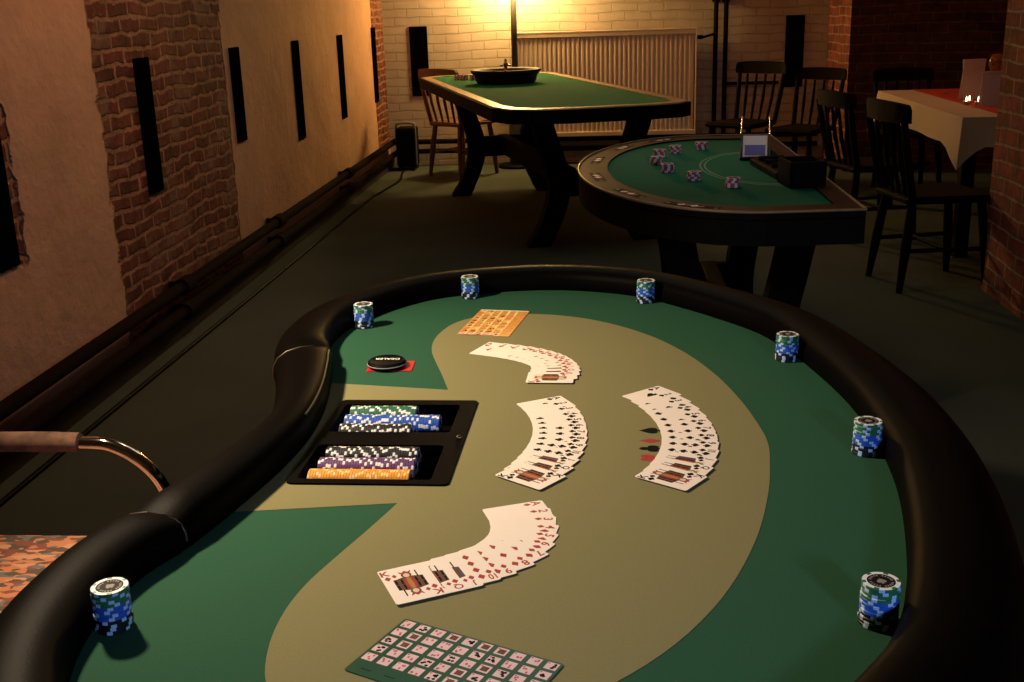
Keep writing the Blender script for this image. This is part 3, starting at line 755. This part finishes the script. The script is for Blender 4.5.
# ------------------------------------------------------------------ bow legged trestles
def leg_shape(sgn, spread=1.0, h=.77, thick=.075, y=0.0, w=.105):
    """one S plank: wide apart at top and foot, drawn in at mid height"""
    cl = smooth_open([(.30, h), (.255, h*.80), (.205, h*.60), (.19, h*.46), (.205, h*.32), (.25, h*.16), (.315, 0)], 5)
    mb = MB(); n = len(cl); vs = []; fs = []
    for i, (x, z) in enumerate(cl):
        ww = w*(1.1 if i > n-4 else 1.0)
        for dx, dy in ((-ww/2, -thick/2), (ww/2, -thick/2), (ww/2, thick/2), (-ww/2, thick/2)):
            vs.append((sgn*(x*spread+dx), y+dy, z))
    for i in range(n-1):
        for k in range(4):
            j = (k+1) % 4; fs.append((i*4+k, i*4+j, (i+1)*4+j, (i+1)*4+k))
    fs += [(0, 1, 2, 3), tuple(4*(n-1)+k for k in (3, 2, 1, 0))]
    return mb.add(vs, fs, M_blackwood)

# roulette table
RT = empty('roulette_table', (-.45, 7.50, 0), math.radians(16.5), 'long black roulette table with bright green felt near the back wall', 'roulette table')
def table_top(hx, hy, cut, z, felt_m, rim_m, parent, hgt=.075):
    out = [(-hx, -hy+cut), (-hx+cut*.15, -hy+cut*.45), (-hx+cut*.55, -hy+cut*.12), (-hx+cut*1.2, -hy), (hx-cut*.8, -hy), (hx-cut*.3, -hy+cut*.1), (hx-cut*.05, -hy+cut*.35), (hx, -hy+cut*.8), (hx, hy-cut*.5), (hx-cut*.5, hy), (-hx+cut*.5, hy), (-hx, hy-cut*.5)]
    return out
out = table_top(.535, 1.66, .30, .85, M_felt2, M_tan, RT)
sc = lambda P, dx, dy: [(x*(.535-dx)/.535, y*(1.66-dy)/1.66) for x, y in P]
mb = MB(); mb.prism(out, .775, .846, M_blackwood); mb.build('table_frame', RT)
mb = MB(); filled(sc(out, .012, .012), [sc(out, .078, .078)], .853, M_tan, mb)
i0 = sc(out, .078, .078); n = len(i0); o0 = sc(out, .012, .012)
mb.add([(x, y, .842) for x, y in i0]+[(x, y, .853) for x, y in i0], [(i, (i+1) % n, n+(i+1) % n, n+i) for i in range(n)], M_tan)
mb.add([(x, y, .840) for x, y in o0]+[(x, y, .853) for x, y in o0], [(i, (i+1) % n, n+(i+1) % n, n+i) for i in range(n)], M_tan)
mb.build('wooden_rim', RT)
mb = MB(); filled(i0, [], .848, M_felt2, mb); mb.build('felt', RT)
for y in (-1.0, 1.0):
    for s in (-1, 1): leg_shape(s, 1.05, .78, .085, y, .125).build('leg', RT, (.12 if y < 0 else 0, 0, 0))
    x_ = .12 if y < 0 else 0; mb = MB(); mb.box((x_, y, .745), (.80, .07, .06), M_blackwood, bev=.006); mb.box((x_, y, .36), (.42, .06, .15), M_blackwood, bev=.008); mb.build('crossbar', RT)
mb = MB(); mb.box((0, 0, .38), (.07, 1.96, .13), M_blackwood, bev=.008); mb.build('stretcher', RT)
# wheel
def rt(x, y, z): return RT_M @ Vector((x, y, z))
RT_M = Tr(-.45, 7.50, 0) @ Rz(math.radians(16.5))
wl = empty('roulette_wheel', Vector((-.655, 8.02, .849)), .3, 'dark wooden roulette wheel with brass turret on the roulette table', 'roulette wheel')
mb = MB(); mb.lathe([(.20, 0), (.215, .02), (.225, .055), (.245, .075), (.25, .088), (.235, .094), (.215, .085), (.17, .055), (.15, .05)], mat('dark red varnished wood', (.03, .008, .005), .6, var=.3, scale=30, spec=.15), 48); mb.build('bowl', wl)
mb = MB(); n = 37
for i in range(n):
    a0, a1 = 2*PI*i/n, 2*PI*(i+1)/n
    mb.add([(.15*math.cos(a0), .15*math.sin(a0), .052), (.15*math.cos(a1), .15*math.sin(a1), .052), (.10*math.cos(a1), .10*math.sin(a1), .045), (.10*math.cos(a0), .10*math.sin(a0), .045)], [(0, 1, 2, 3)], M_felt2 if i == 0 else (M_wheelred if i % 2 else M_ink))
mb.lathe([(.10, .045), (.06, .06), (.03, .075), (.0, .08)], M_woodlit, 32); mb.build('rotor', wl)
mb = MB(); mb.lathe([(.022, .07), (.012, .085), (.010, .12), (.018, .128), (.008, .14), (.011, .155), (0, .165)], M_gold, 20)
for k in range(4): mb.tube([(0, 0, .122), (.04*math.cos(k*PI/2), .04*math.sin(k*PI/2), .118)], .005, M_gold, 8)
mb.build('turret', wl)
# roulette chips, in low pale red stacks
M_chip['rose'] = mat('rose chip', (.55, .10, .10), .45, var=.1)
CHIP['rose'] = chip_mesh('rose', M_spot, False); CHIP['red'] = chip_mesh('red', M_spot, False)
for k, (px, py, c) in enumerate([(-1.055, 8.47, 3), (-.995, 8.44, 3), (-.93, 8.42, 3), (-1.02, 8.52, 3)]):
    w = ('leftmost stack left of', 'second stack left of', 'stack closest to', 'rear stack left of')[k]
    for i in range(c):
        nm = 'topmost' if i == c-1 else ordinal(c-i)+' from the top'
        chip('rose', (px, py, .849+i*CH_T*3), (0, 0, random.uniform(0, 6)), f'rose red roulette chip, {nm}, {w} the roulette wheel', 'rose red chips beside the wheel').scale = (1.25, 1.25, 3)

# ------------------------------------------------------------------ blackjack table
BJ = empty('blackjack_table', (.42, 3.68, 0), 0, 'half round card table with dark green felt and brown wooden rail', 'card table')
def dshape(a, b, xr, r=.03, n=40):
    P = [(xr, -b+.02), (xr, b-.02)]
    P += [(a_*1.0, b_) for a_, b_ in [( -a*math.sin(PI*i/n), b*math.cos(PI*i/n)) for i in range(n+1)]]
    return P
oD, iD, iD2 = dshape(.49, .85, .25), dshape(.395, .755, .19), dshape(.47, .83, .235)
mb = MB(); mb.prism(oD, .765, .835, M_black); mb.build('table_frame', BJ)
rail = MB(); filled(oD, [iD], .852, M_rail3, rail)
n = len(oD)
rail.add([(x, y, .83) for x, y in oD]+[(x, y, .852) for x, y in oD], [(i, (i+1) % n, n+(i+1) % n, n+i) for i in range(n)], M_black)
n = len(iD)
rail.add([(x, y, .84) for x, y in iD]+[(x, y, .852) for x, y in iD], [(n+i, n+(i+1) % n, (i+1) % n, i) for i in range(n)], M_black)
for deg in (24, 50, 76, 104, 130, 156):     # suit inlays facing the players
    t = math.radians(deg); cx_, cy_ = -.44*math.sin(t), .80*math.cos(t)
    al = math.atan2(-.80*math.sin(t), -.44*math.cos(t))
    T = Tr(cx_, cy_, .8526) @ Rz(al)
    rail.add([(-.085, -.017, 0), (.085, -.017, 0), (.085, .017, 0), (-.085, .017, 0)], [(0, 1, 2, 3)], M_ink, T)
    for k, st in enumerate(('spade', 'heart', 'club', 'diamond')):
        add_suit(rail, st, .026, T @ Tr(-.032+k*.021, 0, .0004), M_spot if st in ('spade', 'club') else M_red)
    for s in (-1, 1): add_suit(rail, 'diamond', .016, T @ Tr(s*.075, 0, .0004), M_silver)
rail.build('rail', BJ)
mb = MB(); m2 = M_gold; mb.tube([(x, y, .853) for x, y in oD+oD[:1]], .004, mat('dull brass edging', (.20, .12, .055), .4, var=.15), 8); mb.build('edge_trim', BJ)
mb = MB(); filled(iD, [], .846, M_felt3, mb)
for a_, b_ in ((.20, .36), (.215, .385)):
    arc = [(.12-a_*math.sin(PI*i/24), b_*math.cos(PI*i/24)) for i in range(25)]
    arc2 = [(.12-(a_-.006)*math.sin(PI*i/24), (b_-.010)*math.cos(PI*i/24)) for i in range(25)]
    mb.add([(x, y, .8465) for x, y in arc]+[(x, y, .8465) for x, y in arc2], [(i, i+1, 26+i, 25+i) for i in range(24)], M_line)
mb.build('felt', BJ)
for y in (-.42, .46):
    for s in (-1, 1): 
        o = leg_shape(s, .62, .77, .08, y, .10).build('leg', BJ); o.location = (-.02, 0, 0)
    mb = MB(); mb.box((-.02, y, .735), (.46, .06, .06), M_blackwood, bev=.006); mb.box((-.02, y, .36), (.25, .055, .13), M_blackwood, bev=.008); mb.build('crossbar', BJ)
mb = MB(); mb.box((-.02, .02, .38), (.06, .86, .11), M_blackwood, bev=.008); mb.build('stretcher', BJ)
bets = [(.21, 3.96, 'far of the crowded pair'), (.19, 3.78, 'at the outermost left spot'), (.215, 3.60, 'before the outermost left spot'), (.27, 4.06, 'behind the crowded pair'), (.37, 4.15, 'farthest from the camera'), (.285, 3.42, 'second nearest to the camera'), (.385, 3.28, 'nearest to the camera')]
for (x, y, w) in bets:
    for i in range(4):
        nm = 'topmost' if i == 3 else ordinal(4-i)+' from the top'
        o = chip('red', (x+random.uniform(-.002, .002), y, .8468+i*CH_T*1.7), (0, 0, random.uniform(0, 6)), f'red and white betting chip, {nm}, stack {w}', 'red and white betting chips'); o.scale = (1.1, 1.1, 1.7)
# card shoe, chip float, discard box
shoe = empty('card_shoe', (.525, 3.86, .8465), math.radians(-8), 'clear acrylic card shoe holding blue backed cards on the half round table', 'card shoe')
mb = MB(); mb.box((0, .10, .004), (.10, .27, .008), M_black, bev=.002); mb.build('base', shoe)
for s in (-1, 1):
    mb = MB(); P = [(-.035, .008), (.20, .008), (.23, .12), (.16, .125), (-.02, .085)]
    mb.add([(s*.047-.002, y, z) for y, z in P]+[(s*.047+.002, y, z) for y, z in P], [(0, 1, 2, 3, 4), (9, 8, 7, 6, 5)]+[(i, (i+1) % 5, 5+(i+1) % 5, 5+i) for i in range(5)], M_glass); mb.build('side_panel', shoe)
mb = MB(); mb.tube([(-.047, -.018, .086), (-.047, .155, .127)], .0025, M_chrome, 8); mb.tube([(.047, -.018, .086), (.047, .155, .127)], .0025, M_chrome, 8); mb.build('edge_bead', shoe)
deck = empty('card_deck', tuple(Tr(.525, 3.86, .8465) @ Rz(math.radians(-8)) @ Vector((0, 0, .009))), math.radians(-8), 'deck of blue backed cards leaning in the clear card shoe', 'deck of cards')
T = Tr(0, -.012, .001) @ Matrix.Rotation(math.radians(-34), 4, 'X')
mb = MB(); mb.box((0, .02, .040), (.082, .04, .080), M_white, T, bev=.002); mb.build('card_block', deck)
mb = MB(); mb.add([(-.034, -.0008, .006), (.034, -.0008, .006), (.034, -.0008, .044), (-.034, -.0008, .044)], [(0, 1, 2, 3)], M_cback, T); mb.build('card_back', deck)
mb = MB(); mb.box((0, 0, .011), (.11, .34, .022), M_black, bev=.005)
for k in range(4): mb.tube([(-.04, -.13+k*.080, .024), (.04, -.13+k*.080, .024)], .012, M_ink, 8)
tag(mb.build('chip_float', loc=(.565, 3.57, .8465), rot=(0, 0, math.radians(6))), 'low black chip float between the card shoe and the discard box', 'chip float')
mb = MB(); w, d, h, t = .105, .13, .075, .007
for c, dd in (((0, 0, t/2), (w, d, t)), ((-w/2+t/2, 0, h/2), (t, d, h)), ((w/2-t/2, 0, h/2), (t, d, h)), ((0, -d/2+t/2, h/2), (w, t, h)), ((0, d/2-t/2, h/2), (w, t, h))): mb.box(c, dd, M_black)
tag(mb.build('discard_box', loc=(.585, 3.30, .8465+.0), rot=(0, 0, .12)), 'open black discard box on the half round card table', 'discard box')

# ------------------------------------------------------------------ wooden chairs
def make_chair(m, crest_dark=None):
    root = empty('wooden_chair', (0, 0, 0), 0)
    mb = MB(); bm = bmesh.new(); bmesh.ops.create_cube(bm, size=1); bmesh.ops.scale(bm, vec=(.42, .42, .035), verts=bm.verts); bmesh.ops.translate(bm, vec=(0, 0, .44), verts=bm.verts)
    for v in bm.verts:
        if v.co.y < 0: v.co.x *= .88
    bmesh.ops.bevel(bm, geom=bm.edges[:], offset=.012, segments=3, affect='EDGES'); mb.bm(bm, m); mb.build('seat', root)
    for sx in (-1, 1):
        mb = MB(); mb.tube([(sx*.165, .165, .425), (sx*.185, .19, .22), (sx*.20, .205, 0)], [.020, .024, .015], m, 10); mb.build('leg', root)
        mb = MB(); mb.tube([(sx*.145, -.165, .425), (sx*.165, -.19, .22), (sx*.18, -.215, 0)], [.020, .024, .015], m, 10); mb.build('leg', root)
        mb = MB(); mb.tube([(sx*.175, -.18, .455), (sx*.19, -.225, .65), (sx*.20, -.26, .83)], [.019, .019, .016], m, 10); mb.build('stile', root)
        mb = MB(); mb.tube([(sx*.188, .192, .20), (sx*.168, -.193, .20)], .011, m, 8); mb.build('stretcher', root)
    mb = MB(); mb.tube([(-.18, 0, .20), (.18, 0, .20)], .011, m, 8); mb.build('stretcher', root)
    for k in range(4):
        x = (k-1.5)*.078; mb = MB(); mb.tube([(x*.9, -.18, .455), (x, -.222, .62), (x*1.05, -.25, .80)], [.009, .013, .009], m, 8); mb.build('spindle', root)
    cl = [(-.225, -.245), (-.15, -.268), (0, -.282), (.15, -.268), (.225, -.245)]
    pts = smooth_open(cl, 5); vs = []; fs = []; n = len(pts)
    for i, (x, y) in enumerate(pts):
        e = abs(i-(n-1)/2)/((n-1)/2); zt = .895-.012*e*e-(.02 if e > .95 else 0); zb = .80+.004*e
        vs += [(x, y-.012, zb), (x, y+.012, zb), (x, y+.010, zt), (x, y-.016, zt)]
    for i in range(n-1):
        for k in range(4): fs.append((i*4+k, i*4+(k+1) % 4, i*4+4+(k+1) % 4, i*4+4+k))
    fs += [(0, 1, 2, 3), tuple(4*(n-1)+k for k in (3, 2, 1, 0))]
    mb = MB(); mb.add(vs, fs, m); mb.build('crest_rail', root)
    return root
def put(ch, x, y, deg, label, group=None, s=1.0):
    ch.location = (x, y, 0); ch.rotation_euler = (0, 0, math.radians(deg)); ch.scale = (s, s, s); tag(ch, label, 'chair', group)
# chair faces local +Y; deg rotates it
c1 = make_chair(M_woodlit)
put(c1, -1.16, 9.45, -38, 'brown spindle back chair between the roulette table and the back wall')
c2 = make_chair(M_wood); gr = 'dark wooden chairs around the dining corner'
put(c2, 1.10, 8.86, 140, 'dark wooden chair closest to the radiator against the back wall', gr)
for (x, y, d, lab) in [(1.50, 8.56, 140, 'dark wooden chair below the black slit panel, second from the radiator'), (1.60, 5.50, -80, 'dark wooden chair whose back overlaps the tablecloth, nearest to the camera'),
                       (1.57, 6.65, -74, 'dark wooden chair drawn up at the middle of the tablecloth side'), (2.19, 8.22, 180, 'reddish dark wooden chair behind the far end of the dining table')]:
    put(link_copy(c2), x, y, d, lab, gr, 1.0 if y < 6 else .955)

# ------------------------------------------------------------------ dining table with cloth
TX0, TX1, TY0, TY1 = 1.86, 2.72, 5.96, 7.76
dt = empty('dining_table', ((TX0+TX1)/2, (TY0+TY1)/2, 0), 0, 'dark dining table under the cream tablecloth in the brick alcove', 'dining table')
mb = MB(); mb.box((0, 0, .73), (TX1-TX0-.01, TY1-TY0-.01, .03), M_wood, bev=.005); mb.build('tabletop', dt)
for sx in (-1, 1):
    for sy in (-1, 1):
        mb = MB(); mb.box((sx*.36, sy*.80, .36), (.07, .07, .72), M_wood, bev=.006); mb.build('leg', dt)
# cloth
mb = MB(); z = .7525; N = 22
def ring(off, zf):
    out = []
    hx, hy = (TX1-TX0)/2+.004, (TY1-TY0)/2+.004
    for side in range(4):
        for i in range(N):
            t = -1+2*i/N
            x, y = [(t*hx, -hy), (hx, t*hy), (-t*hx, hy), (-hx, -t*hy)][side]
            e = abs(t); cor = max(0, (e-.72)/.28)**1.5
            nx, ny = [(0, -1), (1, 0), (0, 1), (-1, 0)][side]
            wav = .008*math.sin(t*9+side)*(1-zf)
            x += nx*(off+wav)*(1+.8*cor); y += ny*(off+wav)*(1+.8*cor)
            if side in (0, 2): x += math.copysign(off*cor*.9, x)
            else: y += math.copysign(off*cor*.9, y)
            hang = .15+.115*cor
            out.append((x, y, z-hang*(1-zf)))
    return out
R1, R2, R3 = ring(0, 1), ring(.012, .55), ring(.028, 0)
n = len(R1); mb.add(R1+R2+R3, [list(range(n))]+[(k*n+i, k*n+(i+1) % n, (k+1)*n+(i+1) % n, (k+1)*n+i) for k in (0, 1) for i in range(n)], M_cloth)
tag(mb.build('tablecloth', loc=((TX0+TX1)/2, (TY0+TY1)/2, 0)), 'cream tablecloth hanging with pointed corners over the dining table', 'tablecloth')
mb = MB(); T = Rz(math.radians(0)); mb.box((0, 0, 0), (.46, 1.62, .003), M_runner)
random.seed(11)
for k in range(26): mb.box((random.uniform(-.15, .15), random.uniform(-.7, .7), .0025), (.03, .015, .001), M_ink, None)
tag(mb.build('table_runner', loc=(2.30, 6.92, .756)), 'red patterned runner down the middle of the cream tablecloth', 'table runner')
def menu(x, y, w, h, rz, lab):
    mb = MB(); th = math.radians(9)
    for s in (-1, 1):
        T = Tr(0, s*.035, 0) @ Matrix.Rotation(s*math.radians(12), 4, 'X'); mb.box((0, 0, h/2), (w, .002, h), M_paper, T)
    tag(mb.build('menu_card', loc=(x, y, .758), rot=(0, 0, rz)), lab, 'menu card', 'folded menu cards')
menu(2.20, 6.93, .13, .235, .12, 'tall folded menu card standing behind the tealights')
menu(2.17, 6.50, .115, .19, -.05, 'shorter folded menu card standing in front of the round glass')
for k, (x, y) in enumerate([(2.075, 6.62), (2.11, 6.68), (2.135, 6.60)]):
    tl = empty('tealight', (x, y, .758), 0, f"lit tealight in a small cup, {('leftmost', 'middle', 'rightmost')[k]} of three before the tall menu card", 'tealight', 'lit tealights on the runner')
    mb = MB(); mb.lathe([(.017, 0), (.019, .016), (.017, .016), (.016, .012), (0, .012)], M_silver, 20); mb.build('cup', tl)
    mb = MB(); mb.lathe([(0, .013), (.005, .019), (.006, .026), (.003, .036), (0, .044)], M_flame, 12); mb.build('flame', tl)
gv = empty('glass_vase', (2.285, 6.80, .758), 0, 'round amber glass vase behind the shorter menu card', 'vase')
mb = MB(); mb.lathe([(.035, 0), (.035, .01), (.012, .03), (.012, .15), (.03, .165), (.045, .20), (.045, .23), (.03, .26), (.02, .265)], M_amber, 28); mb.build('body', gv)
# ------------------------------------------------------------------ floor lamp and black box by the back wall
LX, LY = -.725, 9.86
lamp = empty('floor_lamp', (LX, LY, 0), 0, 'tall grey floor lamp glowing against the whitewashed back wall', 'floor lamp')
mb = MB(); mb.lathe([(.17, 0), (.17, .018), (.15, .03), (.075, .035)], M_black, 36); mb.build('base', lamp)
mb = MB(); mb.lathe([(.068, .03), (.068, .74), (.03, .76)], M_steel, 28); mb.build('sleeve', lamp)
mb = MB(); mb.lathe([(.027, .74), (.027, 1.56)], mat('dark grey pole paint', (.10, .085, .07), .4, .2), 20); mb.build('pole', lamp)
mb = MB(); mb.lathe([(0, 1.56), (.06, 1.575), (.10, 1.62), (.115, 1.68), (.10, 1.74), (.06, 1.785), (0, 1.80)], M_globe, 24); mb.build('globe', lamp)
hb = empty('electric_heater', (-1.70, 9.84, 0), 0, 'black box heater with tubular handle in the corner by the left wall', 'heater')
mb = MB(); mb.box((.005, 0, .20), (.17, .22, .34), M_black, bev=.02); mb.build('body', hb)
mb = MB(); mb.tube(smooth_open([(-.075, -.06, .05), (-.08, -.06, .36), (-.06, -.06, .405), (0, -.06, .412), (.06, -.06, .405), (.085, -.06, .37), (.085, -.06, .05)], 5), .011, M_steel, 10); mb.build('handle', hb)
for s in (-1, 1):
    mb = MB(); mb.box((s*.06, 0, .015), (.03, .24, .03), M_black); mb.build('foot', hb)

# ------------------------------------------------------------------ lights
def light(name, kind, loc, energy, col, size=.1, target=None, **kw):
    d = bpy.data.lights.new(name, kind); d.energy = energy; d.color = col
    if kind in ('POINT', 'SPOT'): d.shadow_soft_size = size
    if kind == 'AREA': d.size = size
    for k, v in kw.items(): setattr(d, k, v)
    o = bpy.data.objects.new(name, d); C.objects.link(o); o.location = loc
    if target: o.rotation_euler = (Vector(target)-Vector(loc)).to_track_quat('-Z', 'Y').to_euler()
    return o
light('shaded lamp on the dealer side', 'SPOT', (-1.05, 1.75, 1.60), 108, (1, .77, .50), .05, (-.25, 1.60, .75), spot_size=math.radians(115), spot_blend=.8)
light('added warm spot on the left wall', 'SPOT', (-.5, 4.0, 2.65), 58, (1, .48, .23), .12, (-1.9, 3.8, 1.2), spot_size=math.radians(120), spot_blend=1.0)  # unseen spot added to even out the brightness along the left wall
light('cool lamp behind the camera', 'SPOT', (.75, -.45, 1.38), 54, (.42, .62, 1.0), .08, (.0, 1.7, .75), spot_size=math.radians(58), spot_blend=.6)
light('added neutral fill over the floor', 'AREA', (-.2, 4.6, 2.7), 6.5, (.9, 1.0, .82), 1.2, (-.2, 4.6, 0))  # unseen fill added to lift the dark floor
light('added warm fill in the alcove', 'POINT', (2.3, 6.9, 2.2), 5.5, (1, .40, .20), .1)  # unseen fill added to brighten the tablecloth and alcove
light('added warm fill in the right passage', 'POINT', (.6, 7.0, 2.6), 5.0, (1, .40, .22), .1)  # unseen fill added to bring up the brick on the right
light('added pink spot on the half round table', 'SPOT', (.35, 3.75, 2.4), 11, (1, .68, .60), .1, (.3, 3.75, .85), spot_size=math.radians(42), spot_blend=.8)  # unseen spot added so the betting chips come out brighter
w = bpy.data.worlds.new('dim cellar'); bpy.context.scene.world = w; w.use_nodes = True
w.node_tree.nodes['Background'].inputs[0].default_value = (.5, .46, .42, 1); w.node_tree.nodes['Background'].inputs[1].default_value = .02

# ------------------------------------------------------------------ camera
F, PITCH, ROLL, YAW = 1114.4, .29311, .03084, .08337
cam = bpy.data.cameras.new('camera'); cam.sensor_width = 36; cam.lens = F/1024*36; cam.clip_start = .02
co = bpy.data.objects.new('camera', cam); C.objects.link(co)
f = Vector((0, math.cos(PITCH), -math.sin(PITCH))); r = Vector((1, 0, 0)); d = f.cross(r)
r2 = math.cos(ROLL)*r+math.sin(ROLL)*d; d2 = -math.sin(ROLL)*r+math.cos(ROLL)*d
RM = Matrix(((r2.x, -d2.x, -f.x), (r2.y, -d2.y, -f.y), (r2.z, -d2.z, -f.z)))
RM = Matrix.Rotation(YAW, 3, 'Z') @ RM      # room axis lies to the right of the view axis
co.matrix_world = Tr(0, 0, 1.375) @ RM.to_4x4()
bpy.context.scene.camera = co
sc_ = bpy.context.scene
sc_.view_settings.view_transform = 'Standard'; sc_.view_settings.look = 'None'; sc_.view_settings.exposure = 0; sc_.view_settings.gamma = 1
